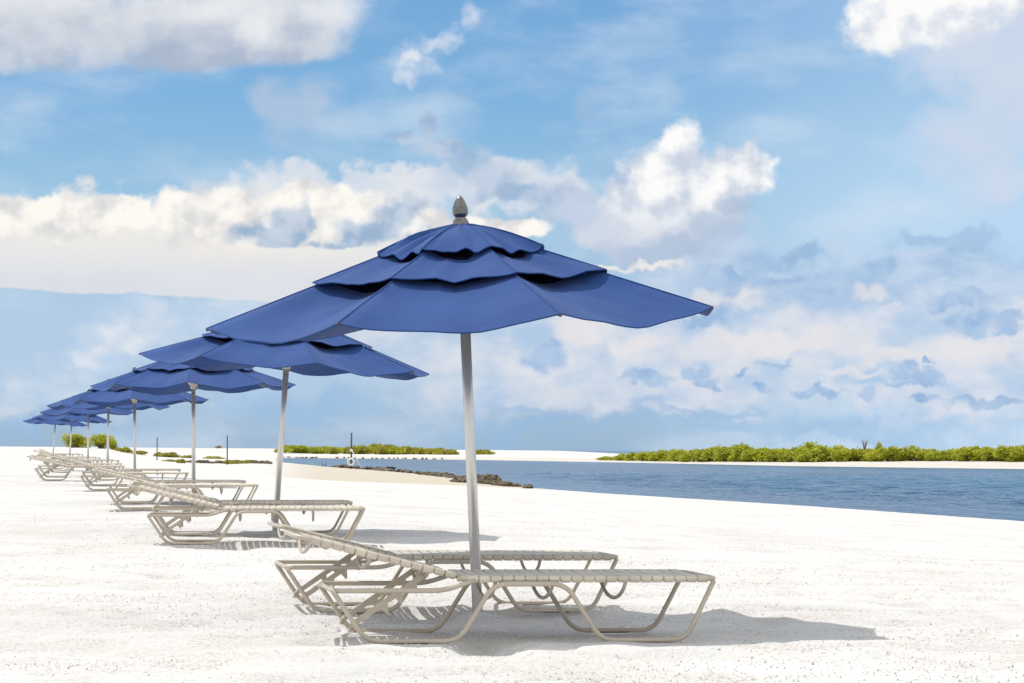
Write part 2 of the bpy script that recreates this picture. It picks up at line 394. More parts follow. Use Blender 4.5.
def sand_mat():
    m, q, b = mat('shell_sand')
    geo = q.n('ShaderNodeNewGeometry').outputs['Position']
    wet = q.n('ShaderNodeAttribute', attribute_name='damp').outputs['Fac']
    n1 = q.noise(geo, 0.5, 6, 0.6); n2 = q.noise(geo, 9.0, 6, 0.65); n3 = q.noise(geo, 70, 3, 0.6)
    c = q.mix(q.sm(n1, 0.35, 0.65), (0.585, 0.572, 0.55, 1), (0.655, 0.645, 0.625, 1))
    n4 = q.noise(q.v('MULTIPLY', geo, (0.5, 1.6, 1)), 1.0, 5, 0.6)
    c = q.mix(q.m('MULTIPLY', q.sm(n4, 0.48, 0.70), 0.28), c, (0.53, 0.52, 0.50, 1))
    c = q.mix(q.m('MULTIPLY', q.sm(n2, 0.45, 0.72), 0.30), c, (0.55, 0.535, 0.505, 1))
    vor = q.n('ShaderNodeTexVoronoi'); q.put(vor.inputs['Vector'], geo); vor.inputs['Scale'].default_value = 30
    rnd = q.n('ShaderNodeSeparateColor'); q.put(rnd.inputs[0], vor.outputs['Color'])
    speck = q.m('MULTIPLY', q.sm(rnd.outputs[0], 0.86, 0.9), q.sm(vor.outputs['Distance'], 0.42, 0.3))
    speck = q.m('MULTIPLY', speck, q.sm(q.noise(geo, 1.3, 4, 0.6), 0.36, 0.6))
    c = q.mix(q.m('MULTIPLY', speck, 0.6), c, q.mix(rnd.outputs[1], (0.25, 0.22, 0.20, 1), (0.52, 0.42, 0.32, 1)))
    vo2 = q.n('ShaderNodeTexVoronoi'); q.put(vo2.inputs['Vector'], geo); vo2.inputs['Scale'].default_value = 85
    rn2 = q.n('ShaderNodeSeparateColor'); q.put(rn2.inputs[0], vo2.outputs['Color'])
    grit = q.m('MULTIPLY', q.sm(rn2.outputs[0], 0.52, 0.78), q.sm(q.noise(q.v('MULTIPLY', geo, (1, 1.7, 1)), 0.9, 5, 0.65), 0.38, 0.62))
    c = q.mix(q.m('MULTIPLY', grit, 0.75), c, q.mix(rn2.outputs[1], (0.30, 0.27, 0.25, 1), (0.56, 0.48, 0.40, 1)))
    c = q.mix(wet, c, q.mix(n2, (0.42, 0.36, 0.27, 1), (0.52, 0.455, 0.355, 1)))
    q.put(b.inputs['Base Color'], c)
    b.inputs['Roughness'].default_value = 0.95; b.inputs['Specular IOR Level'].default_value = 0.15
    bp = q.n('ShaderNodeBump'); bp.inputs['Strength'].default_value = 0.7; bp.inputs['Distance'].default_value = 0.02
    n5 = q.noise(geo, 28, 3, 0.6)
    h = q.m('ADD', q.m('ADD', q.m('MULTIPLY', n2, 0.9), q.m('MULTIPLY', n3, 0.35)), q.m('MULTIPLY', n5, 0.7))
    q.put(bp.inputs['Height'], h); q.nt.links.new(bp.outputs[0], b.inputs['Normal'])
    return m
M_sand = sand_mat()

def water_mat():
    m, q, b = mat('lagoon_water')
    geo = q.n('ShaderNodeNewGeometry').outputs['Position']
    n1 = q.noise(q.v('MULTIPLY', geo, (0.05, 0.02, 1)), 1.0, 4, 0.6)
    c = q.mix(q.sm(n1, 0.35, 0.65), (0.003, 0.062, 0.160, 1), (0.014, 0.115, 0.235, 1))
    q.put(b.inputs['Base Color'], c)
    b.inputs['Roughness'].default_value = 0.16; b.inputs['IOR'].default_value = 1.33
    b.inputs['Specular IOR Level'].default_value = 0.07
    w1 = q.noise(q.v('MULTIPLY', geo, (2.0, 0.17, 1)), 1.0, 4, 0.62)
    w2 = q.noise(q.v('MULTIPLY', geo, (5.0, 0.5, 1)), 1.0, 3, 0.6)
    bp = q.n('ShaderNodeBump'); bp.inputs['Strength'].default_value = 1.0; bp.inputs['Distance'].default_value = 1.0
    q.put(bp.inputs['Height'], q.m('ADD', w1, q.m('MULTIPLY', w2, 0.4)))
    q.nt.links.new(bp.outputs[0], b.inputs['Normal'])
    return m
M_water = water_mat()

def leaf_mat(name, dark, light):
    m, q, b = mat(name)
    ob = q.n('ShaderNodeTexCoord').outputs['Object']
    at = q.n('ShaderNodeAttribute', attribute_name='tint').outputs['Fac']
    oi = q.n('ShaderNodeObjectInfo').outputs['Random']
    f = q.m('ADD', q.m('MULTIPLY', at, 0.75), q.m('MULTIPLY', oi, 0.25))
    c = q.mix(f, dark, light)
    q.put(b.inputs['Base Color'], c); b.inputs['Roughness'].default_value = 0.55
    tr = q.n('ShaderNodeBsdfTranslucent'); q.put(tr.inputs[0], c)
    mx = q.n('ShaderNodeMixShader'); mx.inputs[0].default_value = 0.5
    q.nt.links.new(b.outputs[0], mx.inputs[1]); q.nt.links.new(tr.outputs[0], mx.inputs[2])
    q.nt.links.new(mx.outputs[0], q.nt.nodes['Material Output'].inputs[0])
    return m
M_leaf = leaf_mat('mangrove_leaf', (0.22, 0.28, 0.014, 1), (0.62, 0.60, 0.05, 1))
M_grass = leaf_mat('dune_grass', (0.26, 0.29, 0.03, 1), (0.52, 0.44, 0.08, 1))
M_dry = leaf_mat('dry_brush', (0.30, 0.20, 0.09, 1), (0.45, 0.34, 0.16, 1))
M_bark = simple('grey_bark', (0.16, 0.13, 0.10), 0.9, var=0.3)
M_rock = simple('dark_rock', (0.12, 0.095, 0.06), 0.9, var=0.5, vscale=3, bump=0.8, bscale=9)
M_post = simple('dark_post', (0.10, 0.092, 0.085), 0.8, var=0.3)
M_white = simple('white_paint', (0.78, 0.78, 0.76), 0.5, var=0.03)
M_shell = simple('shell_chip', (0.56, 0.53, 0.49), 0.7, var=0.4, vscale=40)

# ------------------------------------------------------------------ terrain
SEA = -0.60
LAG = np.array([(60, -60), (34, -10), (24, 16), (17.0, 40), (12.4, 58.7), (8.8, 75), (3.4, 94.6), (0.6, 108), (-2.9, 140),
                (-5.7, 162), (-10.3, 190), (-15.5, 217), (-27.8, 300), (-32, 352), (-36, 385), (-37, 421), (-20, 407), (-5, 392),
                (12.3, 350), (32.9, 286), (53.9, 263), (90, 250), (300, 235), (600, 220), (600, -60)], float)
ROW = np.array([(-100, 0), (13, 0), (23, .10), (33, .16), (47, .18), (57, .225), (75, .34), (110, .58), (200, .80), (400, .90), (900, .90)], float)

def sdist(X, Y):
    """signed distance to the lagoon edge, positive on land"""
    d = np.full(X.shape, 1e9); inside = np.zeros(X.shape, bool)
    n = len(LAG)
    for i in range(n):
        ax, ay = LAG[i]; bx, by = LAG[(i + 1) % n]
        ex, ey = bx - ax, by - ay
        t = np.clip(((X - ax) * ex + (Y - ay) * ey) / (ex * ex + ey * ey), 0, 1)
        d = np.minimum(d, np.hypot(X - ax - t * ex, Y - ay - t * ey))
        with np.errstate(divide='ignore', invalid='ignore'):
            c = ((ay > Y) != (by > Y)) & (X < (bx - ax) * (Y - ay) / (by - ay + 1e-12) + ax)
        inside ^= c
    return np.where(inside, -d, d)

def sstep(t):
    t = np.clip(t, 0, 1); return t * t * (3 - 2 * t)

def vnoise(X, Y, scale, seed):
    """smooth value noise on a lattice"""
    r = np.random.default_rng(seed).random((257, 257))
    x = X / scale + 1000.37; y = Y / scale + 1000.71
    xi = np.floor(x).astype(int); yi = np.floor(y).astype(int)
    fx = sstep(x - xi); fy = sstep(y - yi)
    a = r[xi % 257, yi % 257]; b = r[(xi + 1) % 257, yi % 257]; c = r[xi % 257, (yi + 1) % 257]; d = r[(xi + 1) % 257, (yi + 1) % 257]
    return a * (1 - fx) * (1 - fy) + b * fx * (1 - fy) + c * (1 - fx) * fy + d * fx * fy

def ground_z(X, Y, rough=True):
    X = np.asarray(X, float); Y = np.asarray(Y, float)
    s = sdist(X, Y)
    gz = np.interp(Y, ROW[:, 0], ROW[:, 1])
    far = sstep((Y - 225) / 40) * sstep((X + 56) / 20)         # far bank, lower sand under the bushes
    gz = gz * (1 - far) + far * (0.92 - 0.77 * sstep((X - 8) / 22))
    gz = gz * (1 - (1 - far) * sstep((X + 0.17 * Y - 3) / 9) * (1 - sstep((Y - 180) / 120)))
    L = np.interp(Y, [60, 110, 200, 260], [21, 30, 42, 20]) * (1 - far) + far * (26 + 125 * (1 - sstep((X - 8) / 22)))
    z = SEA + (gz - SEA) * (1 - (1 - np.clip(s / L, 0, 1)) ** 1.3)
    z = np.where(s < 0, SEA + np.maximum(s * 0.06, -1.2), z)
    # open sea behind the sand bar
    edge = 700 - np.clip(X, -50, 90) * 3.2
    z = np.where(Y > edge, np.maximum(z - (Y - edge) * 0.03, SEA - 1.5), z)
    if rough:
        k = np.clip(s / 6, 0, 1) / (1 + np.maximum(Y - 14, 0) / 30)
        n = (vnoise(X, Y, 1.7, 1) - .5) * 0.05 + (vnoise(X, Y * 1.6, 0.55, 2) - .5) * 0.034 + (vnoise(X, Y * 1.3, 0.2, 3) - .5) * 0.022
        # footprints: hollows from a thresholded noise
        fp = vnoise(X * 0.8, Y, 0.32, 4); n = n - 0.042 * sstep((fp - 0.66) / 0.2)
        for (mx, my, mr, mh) in ((-0.19, 14.65, 0.13, 0.035), (-2.46, 26.2, 0.14, 0.04), (-0.36, 14.5, 0.2, -0.02), (0.05, 14.85, 0.22, -0.018)):
            n = n + mh * np.exp(-((X - mx) ** 2 + (Y - my) ** 2) / (mr * mr))
        z = z + n * k
    return z

def gz1(x, y): return float(ground_z(np.array([x]), np.array([y]), False)[0])

def axis(fine0, fine1, step, lo, hi, grow):
    a = list(np.arange(fine0, fine1, step)); s = step; v = a[-1]
    while v < hi: s *= grow; v += s; a.append(v)
    s = step; v = fine0; b = []
    while v > lo: s *= grow; v -= s; b.append(v)
    return np.array(b[::-1] + a)
xs = axis(-4.2, 4.6, 0.055, -900, 900, 1.055)
ys = axis(9.6, 20.0, 0.055, -60, 1500, 1.022)
XX, YY = np.meshgrid(xs, ys)
ZZ = ground_z(XX, YY)
nx, ny = len(xs), len(ys)
me = bpy.data.meshes.new('sand')
verts = np.stack([XX, YY, ZZ], -1).reshape(-1, 3)
idx = np.arange(nx * ny).reshape(ny, nx)
quads = np.stack([idx[:-1, :-1], idx[:-1, 1:], idx[1:, 1:], idx[1:, :-1]], -1).reshape(-1, 4)
me.from_pydata(verts.tolist(), [], quads.tolist())
me.polygons.foreach_set('use_smooth', [True] * len(quads))
sd = sdist(XX, YY)
wig = vnoise(XX, YY, 9, 8) * 6
dampw = np.interp(YY, [0, 88, 104, 118, 215, 245, 2000], [2.0, 2.0, 6, 20, 24, 30, 30])
damp = sstep((dampw - sd - wig * .5) / 3.0) * np.interp(YY, [60, 95, 110, 225, 260], [0.0, 0.15, 0.8, 0.75, 0.4])
damp = damp * sstep((XX / np.maximum(YY, 1) + 0.105) / 0.03)
at = me.attributes.new('damp', 'FLOAT', 'POINT'); at.data.foreach_set('value', damp.reshape(-1).astype(np.float32))
me.materials.append(M_sand); me.update()
sand = bpy.data.objects.new('sand', me); COL.objects.link(sand)
tag(sand, kind='structure')

wx = axis(-12, 46, 0.36, -30000, 30000, 1.12)
wy = axis(46, 150, 0.40, -200, 40000, 1.028)
WX, WY = np.meshgrid(wx, wy)
amp = sstep((-sdist(WX, WY) - 1) / 9) / (1 + (np.maximum(WY - 150, 0) / 60) ** 2) * sstep((WX + 40) / 25) * sstep((90 - WX) / 30) * sstep((WY - 30) / 12)
WZ = SEA + amp * ((vnoise(WX * .8 + WY * .25, WY, 1.8, 31) - .5) * 0.09 + (vnoise(WX - WY * .2, WY, 0.9, 32) - .5) * 0.11)
me = bpy.data.meshes.new('water'); nx2, ny2 = len(wx), len(wy)
idx = np.arange(nx2 * ny2).reshape(ny2, nx2)
quads = np.stack([idx[:-1, :-1], idx[:-1, 1:], idx[1:, 1:], idx[1:, :-1]], -1).reshape(-1, 4)
me.from_pydata(np.stack([WX, WY, WZ], -1).reshape(-1, 3).tolist(), [], quads.tolist())
me.polygons.foreach_set('use_smooth', [True] * len(quads)); me.materials.append(M_water); me.update()
o = bpy.data.objects.new('water', me); COL.objects.link(o); tag(o, kind='structure')

# ------------------------------------------------------------------ umbrellas
RIM, ZTOP, ZRIM = 1.56, 2.345, 1.785
def ribz(r): return ZTOP - (ZTOP - ZRIM) * r / RIM
def wrk(x, y, seed):
    a = math.atan2(y, x) * 9; r = math.hypot(x, y)
    return vnoise(np.array([a * 0.33]), np.array([r * 1.4]), 0.34, 60 + seed)[0]
def tier(r0, r1, dz0, dz1, sag0, sag1, wave=0.0, nr=10, nt=12, seed=0, dome=0.0, hem=True):
    rr = random.Random(seed); mb = MB(); vs = []; A = math.pi / 8 + math.radians(2)
    ph = [rr.uniform(0, 6.28) for _ in range(8)]; sg = [rr.uniform(0.8, 1.2) * (0.5 if p in (3, 7) else 1.0) for p in range(8)]
    for i in range(nr + 1):
        t = i / nr; r = r0 + (r1 - r0) * t
        for p in range(8):
            a0 = A + p * math.pi / 4; a1 = a0 + math.pi / 4
            for k in range(nt):
                w = k / nt
                x = r * ((1 - w) * math.cos(a0) + w * math.cos(a1)); y = r * ((1 - w) * math.sin(a0) + w * math.sin(a1))
                sag = (sag0 + (sag1 - sag0) * t) * sg[p]
                s = 4 * w * (1 - w)
                z = ribz(r) + dz0 + (dz1 - dz0) * t - sag * s + dome * math.sin(math.pi * t)
                z += wave * t * t * s * math.sin(w * 13 + ph[p]) 
                z += (float(wrk(x, y, seed)) - 0.5) * (0.042 if seed == 3 else 0.028) * min(1.0, 5 * s) * min(1.0, r / 0.3)
                # the scalloped hem pulls in a little between ribs
                q = 1 - 0.012 * s * t
                vs.append((x * q, y * q, z))
    n = 8 * nt; fs = []
    for i in range(nr):
        for k in range(n):
            k2 = (k + 1) % n
            fs.append((i * n + k, (i + 1) * n + k, (i + 1) * n + k2, i * n + k2))
    mb.add(vs, fs, True)
    if hem:
        edge = vs[nr * n:(nr + 1) * n]
        mb.tube([(x, y, z + 0.001) for (x, y, z) in edge], 0.0034, 6, closed=True)
        for p in range(8):
            mb.tube([(vs[i * n + p * nt][0], vs[i * n + p * nt][1], vs[i * n + p * nt][2] + 0.0015) for i in range(nr + 1)], 0.0030, 6)
    return mb

def thick(o, t=0.0025):
    m = o.modifiers.new('cloth', 'SOLIDIFY'); m.thickness = t; m.offset = 0
    e = o.modifiers.new('edges', 'EDGE_SPLIT'); e.split_angle = math.radians(55)
    return o

def make_umbrella():
    root = empty('beach_umbrella', (0, 0, 0))
    mb = MB(); mb.tube([(0, 0, -0.45), (0, 0, 1.0), (0, 0, 2.30)], 0.031, 20); mb.build('pole', M_pole, root)
    thick(tier(0.80, RIM, -0.016, 0.0, 0.080, 0.088, 0.008, 12, 14, 1).build('canopy', M_fab, root))
    thick(tier(0.44, 0.92, 0.0, 0.010, 0.055, 0.026, 0.007, 8, 14, 2).build('middle_flap', M_fab, root))
    thick(tier(0.03, 0.52, 0.004, 0.030, 0.0, 0.030, 0.011, 8, 16, 3, 0.020).build('top_flap', M_fab, root))
    thick(tier(0.55, 0.90, -0.030, -0.046, 0.05, 0.062, 0.0, 6, 14, 1, 0.0, False).build('vent_shade_sheet', M_ventshade, root), 0.002)  # dark rings added under the flaps so the vent gaps look shaded
    thick(tier(0.20, 0.50, -0.020, -0.012, 0.02, 0.035, 0.0, 4, 14, 2, 0.0, False).build('vent_shade_sheet', M_ventshade, root), 0.002)
    mb = MB()
    mb.lathe([(0.0000, 0.158), (0.0070, 0.156), (0.0211, 0.140), (0.0351, 0.115), (0.0439, 0.088), (0.0468, 0.066), (0.0450, 0.060), (0.0468, 0.054),
              (0.0450, 0.049), (0.0421, 0.040), (0.0328, 0.030), (0.0304, 0.024), (0.0398, 0.016), (0.0468, 0.002), (0.0468, -0.02)], 24, (0, 0, ZTOP + 0.004))
    mb.build('finial', M_finial, root)
    mb = MB()
    mb.lathe([(0.032, 1.73), (0.045, 1.735), (0.048, 1.78), (0.085, 1.82), (0.10, 1.84), (0.10, 1.855), (0.06, 1.86), (0.032, 1.86)], 20)
    hub = mb.build('hub', M_hub, root)
    mb = MB(); mb.lathe([(0.032, 2.20), (0.075, 2.21), (0.08, 2.26), (0.06, 2.29), (0.032, 2.30)], 20); mb.build('crown_hub', M_hub, root)
    A = math.pi / 8 + math.radians(2)
    for k in range(8):
        a = A + k * math.pi / 4; c, s = math.cos(a), math.sin(a)
        mb = MB()
        mb.tube([(0.07 * c, 0.07 * s, 2.255), (0.7 * c, 0.7 * s, ribz(0.7) - 0.030), (1.50 * c, 1.50 * s, ribz(1.50) - 0.016)], 0.010, 8)
        rib = mb.build('rib', M_rib, root)
        mb = MB()
        mb.tube([(1.49 * c, 1.49 * s, ribz(1.49) - 0.015), (1.562 * c, 1.562 * s, ribz(1.562) - 0.006)], 0.010, 8)
        mb.build('rib_cap', M_post, rib)
        mb = MB(); mb.tube([(0.085 * c, 0.085 * s, 1.84), (0.80 * c, 0.80 * s, ribz(0.8) - 0.040)], 0.008, 8)
        mb.build('strut', M_pole, rib)
    return root

G_UMB = 'blue umbrellas in a row along the beach'
UMB = [  # pixel x of the pole foot, depth, lean right, lean to camera, turn, scale
    (480, 14.65, -0.046, 0.060, -4.5, 0.985), (277, 26.2, 0.058, 0.0, -8, 0.99), (195.5, 38.3, -0.018, 0.0, -20, 1.0),
    (136.5, 53, -0.02, 0.0, -18, 1.0), (109, 64, 0.0, 0.0, 25, 1.0), (89.5, 77, -0.01, 0.0, 8, 1.0), (70.5, 97, 0.05, 0.0, 18, 1.0), (54, 118, 0.06, 0.0, 0, 1.0)]
U_LAB = ['large blue three tier umbrella nearest the camera, leaning left over two loungers',
         'second blue umbrella back, its right side dipping, partly behind the largest canopy',
         'third blue umbrella from the front, straight pole, behind the right-dipping one',
         'fourth blue umbrella back, its pole left of the third pole',
         'fifth blue umbrella back, its pole at the right edge of the round green bushes',
         'sixth blue umbrella back, its pole in front of the right half of the round bushes',
         'seventh blue umbrella back, its pole in front of the left half of the round bushes',
         'farthest small blue umbrella at the left end of the row, leaning pole against the sky']
def px2x(px, Y): return (px - 512) / FPX * Y
umb0 = make_umbrella()
for i, (px, Y, lr, lc, tw, sc) in enumerate(UMB):
    o = umb0 if i == 0 else copy_tree(umb0)
    x = px2x(px, Y); o.location = (x, Y, gz1(x, Y))
    o.rotation_euler = (lc, lr, math.radians(tw)); o.rotation_mode = 'XYZ'; o.scale = (sc, sc, sc)
    tag(o, U_LAB[i], 'umbrella', G_UMB)

# ------------------------------------------------------------------ loungers
def make_lounger():
    root = empty('sun_lounger', (0, 0, 0))
    TR = 0.0128
    for s in (-1, 1):
        y = 0.358 * s; yi = 0.335 * s
        mb = MB()
        pts = [(-0.395, y, 0.266), (-0.225, y, 0.0135), (0.245, y, 0.0135), (0.425, y, 0.303), (0.80, y, 0.303),
               (0.985, y, 0.0135), (1.43, y, 0.0135), (1.585, yi, 0.318)]
        mb.tube(fillet(pts, 0.075, 7), TR, 12)
        lg = mb.build('leg_frame', M_frame, root)
        for u in (0.01, 1.21):
            mb = MB(); mb.box((u, y, 0.004), 0.16, 0.022, 0.008); mb.build('glide', M_glide, lg)
    # rear top frame: a U of tube that rises to the seat rails
    mb = MB()
    p = [(0.33, -0.345, 0.322), (0.17, -0.352, 0.270), (-0.395, -0.356, 0.270), (-0.395, 0.356, 0.270), (0.17, 0.352, 0.270), (0.33, 0.345, 0.322)]
    mb.tube(fillet(p, 0.06, 7), TR, 12); mb.build('base_frame', M_frame, root)
    # seat rails with the foot crossbar
    mb = MB()
    p = [(0.24, -0.333, 0.328), (1.592, -0.333, 0.328), (1.592, 0.333, 0.328), (0.24, 0.333, 0.328)]
    mb.tube(fillet(p, 0.05, 7), TR, 12); mb.build('seat_frame', M_frame, root)
    rr = random.Random(3)
    def straps(p0, p1, half, n, name):
        p0 = Vector(p0); p1 = Vector(p1); d = p1 - p0; L = d.length; t = d.normalized()
        rot = Matrix((t, Vector((0, 1, 0)), t.cross(Vector((0, 1, 0))))).transposed()
        nrm = rot @ Vector((0, 0, 1)); mb = MB(); pitch = L / n
        for i in range(n):
            c = p0 + t * (pitch * (i + 0.5)); wd = pitch * rr.uniform(0.82, 0.88); dz = rr.uniform(-0.001, 0.001)
            R = 0.0168 + dz * .5
            # band profile across the width: over the top and round both rails, with a slight sag
            prof = []
            for k in range(9):
                a = math.radians(-90 + 180 + k * 0) if 0 else None
            ring = []
            m_ = 8
            for k in range(m_ + 1):                      # round the left rail from underneath to the top
                a = math.radians(-60 - k * (210.0 / m_))
                ring.append((-half + R * math.cos(a), R * math.sin(a)))
            for k in range(1, 8):
                w = k / 8.0; ring.append((-half + 2 * half * w, R - 0.010 * 4 * w * (1 - w)))
            for k in range(m_ + 1):
                a = math.radians(90 - k * (210.0 / m_))
                ring.append((half + R * math.cos(a), R * math.sin(a)))
            vs = []
            for (yy, zz) in ring:
                for sx in (-0.5, 0.5):
                    vs.append(c + t * (sx * wd) + Vector((0, yy, 0)) + nrm * zz)
            nn = len(ring)
            # inner copies for thickness
            for (yy, zz) in ring:
                for sx in (-0.5, 0.5):
                    vs.append(c + t * (sx * wd) + Vector((0, yy * 0.995, 0)) + nrm * (zz - 0.0028))
            fs = []
            for k in range(nn - 1):
                a = 2 * k; b = 2 * nn + 2 * k
                fs.append((a, a + 1, a + 3, a + 2)); fs.append((b, b + 2, b + 3, b + 1))
                fs.append((a, a + 2, b + 2, b)); fs.append((a + 1, b + 1, b + 3, a + 3))
            mb.add(vs, fs, False)
        return mb.build(name, M_strap, root)
    straps((0.29, 0, 0.328), (1.555, 0, 0.328), 0.333, 21, 'seat')
    # backrest, hinged at the seat
    H = Vector((0.255, 0, 0.338)); E = Vector((-0.585, 0, 0.544))
    t = (E - H).normalized()
    mb = MB()
    p = [H + Vector((0, -0.312, 0)), E + Vector((0, -0.312, 0)), E + Vector((0, 0.312, 0)), H + Vector((0, 0.312, 0))]
    mb.tube(fillet(p, 0.09, 8), TR, 12); mb.build('backrest_frame', M_frame, root)
    a = H + t * 0.02; b = H + t * 0.79
    straps(b, a, 0.312, 13, 'backrest')
    # sagging cross braces
    def brace(c, nrm, half, depth, nm='cross_brace'):
        mb = MB(); pts = []
        for k in range(15):
            w = k / 14.0; s = math.sin(math.pi * w) ** 0.6 if 0 < w < 1 else 0
            pts.append(Vector(c) + Vector((0, -half + 2 * half * w, 0)) - nrm * (depth * s))
        mb.tube(pts, 0.010, 8); mb.build(nm, M_frame, root)
    up = Vector((0, 0, 1)); nb = Vector((-t.z, 0, t.x)) ; nb = nb if nb.z > 0 else -nb
    for u in (0.44, 0.74, 1.12): brace((u, 0, 0.322), up, 0.33, 0.11)
    for d in (0.16, 0.46, 0.78): brace(H + t * d, nb, 0.31, 0.075, 'back_brace')
    # toothed prop arms
    for s in (-1, 1):
        mb = MB(); y = 0.215 * s
        A = Vector((0.10, y, 0.352)); B = Vector((-0.27, y, 0.098)); d = (B - A).normalized()
        side = Vector((0, 1, 0)); dn = d.cross(side); dn = dn if dn.z < 0 else -dn
        def plate(poly, th):
            vs = [Vector(q) + side * (th / 2) for q in poly] + [Vector(q) - side * (th / 2) for q in poly]
            n = len(poly); fs = [tuple(range(n)), tuple(range(2 * n - 1, n - 1, -1))]
            for k in range(n): fs.append((k, k + n, (k + 1) % n + n, (k + 1) % n))
            mb.add(vs, fs, False)
        L = (B - A).length
        plate([A - dn * 0.014, B - dn * 0.014, B + dn * 0.014, A + dn * 0.014], 0.020)
        for q in (0.10, 0.19, 0.28):
            c = A + d * q
            plate([c + dn * 0.0135 - d * 0.028, c + dn * 0.0135 + d * 0.014, c + dn * 0.058 + d * 0.006, c + dn * 0.052 - d * 0.006], 0.018)
        mb.tube([B - d * 0.01, B + d * 0.02, B + d * 0.035 + dn * 0.02], 0.012, 8)
        mb.build('prop_arm', M_frame, root)
    return root

G_LNG = 'strap sun loungers set in pairs under the umbrellas'
def LN(px, Y, ang): return (px2x(px, Y), Y, ang)
LNG = [  # pixel x of rear foot centre, depth of the middle of the lounger there, turn in degrees
    (404, 13.05, 10), (349, 15.06, 10.5), (195, 23.4, 5), (195, 25.4, 7), (139, 33.5, 9), (138, 37.0, 9),
    (104, 47.0, 9), (104, 51.5, 8), (55, 57, 8), (57, 61, 8), (62, 69, 7), (60, 74, 8), (57, 90, 8), (55, 95, 8), (49, 114, 8), (47, 119, 8)]
L_LAB = []
ORD = ['nearest umbrella', 'second umbrella back', 'third umbrella back', 'fourth umbrella back', 'fifth umbrella back', 'sixth umbrella back', 'seventh umbrella back', 'farthest umbrella']
for k, w in enumerate(ORD):
    L_LAB.append('beige strap lounger on the camera side of the %s pole' % w)
    L_LAB.append('beige strap lounger on the far side of the %s pole' % w)
L_LAB[0] = 'largest beige strap lounger, nearest the camera, in front of the leaning pole'
L_LAB[1] = 'beige strap lounger directly behind the nearest pole, overlapped by the largest lounger'
lng0 = make_lounger()
for i, (px, Y, ang) in enumerate(LNG):
    o = lng0 if i == 0 else copy_tree(lng0)
    x = px2x(px, Y); o.location = (x, Y, gz1(x + 0.5, Y) + (0.014 if i < 2 else 0.004))
    o.rotation_euler = (0, -0.006 if Y > 16 else 0, math.radians(ang))
    tag(o, L_LAB[i], 'lounger', G_LNG)
    if i > 3:                                     # backrests set at slightly different angles
        dl = random.uniform(-0.05, 0.05) + (0.10 if i == 11 else 0)
        Hh = Vector((0.255, 0, 0.338)); Rm = Matrix.Rotation(dl, 3, 'Y')
        for ch in o.children:
            if ch.name.split('.')[0] in ('backrest', 'backrest_frame', 'back_brace'):
                ch.rotation_euler = (0, dl, 0); ch.location = Hh - Rm @ Hh
    if i == 1:                                    # its backrest sits further in
        for ch in o.children:
            if ch.name.split('.')[0] in ('backrest', 'backrest_frame', 'back_brace'):
                ch.scale = (0.84, 1, 0.84); ch.location = (0.255 * 0.16, 0, 0.338 * 0.16)

# ------------------------------------------------------------------ vegetation
def make_bush(name, W_, H_, n_lobe, n_leaf, size, m, seed, tall=0.0):
    r = np.random.default_rng(seed)
    lob = []
    for k in range(n_lobe):
        a = r.uniform(0, 6.283); q = r.uniform(0, 1) ** 0.6
        lob.append((q * math.cos(a) * W_ * 0.36, q * math.sin(a) * W_ * 0.36, H_ * r.uniform(0.22, 0.74) * (1 - 0.35 * q), W_ * r.uniform(0.14, 0.25), H_ * r.uniform(0.18, 0.30)))
    vs = []; fs = []; tint = []
    for k in range(n_leaf):
        lx, ly, lz, lr, lh = lob[r.integers(n_lobe)]
        d = r.normal(size=3); d /= np.linalg.norm(d); q = r.uniform(0.55, 1.06)
        c = np.array([lx, ly, lz]) + d * np.array([lr, lr, lh]) * q
        if c[2] < 0.03: c[2] = r.uniform(0.03, 0.25 * H_)
        u = r.normal(size=3); u /= np.linalg.norm(u); u[2] += tall * 2
        u /= np.linalg.norm(u)
        w = np.cross(u, r.normal(size=3)); w /= np.linalg.norm(w)
        s = size * r.uniform(0.6, 1.3); b = len(vs)
        for (i, j) in ((-1, 0), (0, -0.45), (1, 0), (0, 0.45)): vs.append(tuple(c + u * s * i + w * s * j))
        fs.append((b, b + 1, b + 2, b + 3)); t = r.uniform(0, 1); tint += [t]
    me = bpy.data.meshes.new(name); me.from_pydata(vs, [], fs)
    a = me.attributes.new('tint', 'FLOAT', 'FACE'); a.data.foreach_set('value', tint)
    me.materials.append(m); me.update()
    root = bpy.data.objects.new(name, me); COL.objects.link(root)
    mb = MB()
    for (lx, ly, lz, lr, lh) in lob[:6]:
        mb.tube([(lx * .15, ly * .15, -0.25), (lx * .5, ly * .5, lz * .5), (lx, ly, lz)], [0.07 * H_ / 2, 0.05 * H_ / 2, 0.02 * H_ / 2], 6)
    mb.build('stem', M_bark, root)
    return root

protos = [make_bush('mangrove_bush', 3.0, 2.3, 11, 1300, 0.17, M_leaf, 40 + k) for k in range(6)]
used = set()
def place(pool, px, Y, h, w, label, cat, group, sink=0.0):
    k = random.randrange(len(pool)); p = pool[k]
    o = p if id(p) not in used else copy_tree(p); used.add(id(p))
    x = px2x(px, Y); o.location = (x, Y, gz1(x, Y) - sink)
    o.rotation_euler = (0, 0, random.uniform(0, 6.28)); o.scale = (w, w, h)
    tag(o, label, cat, group); return o

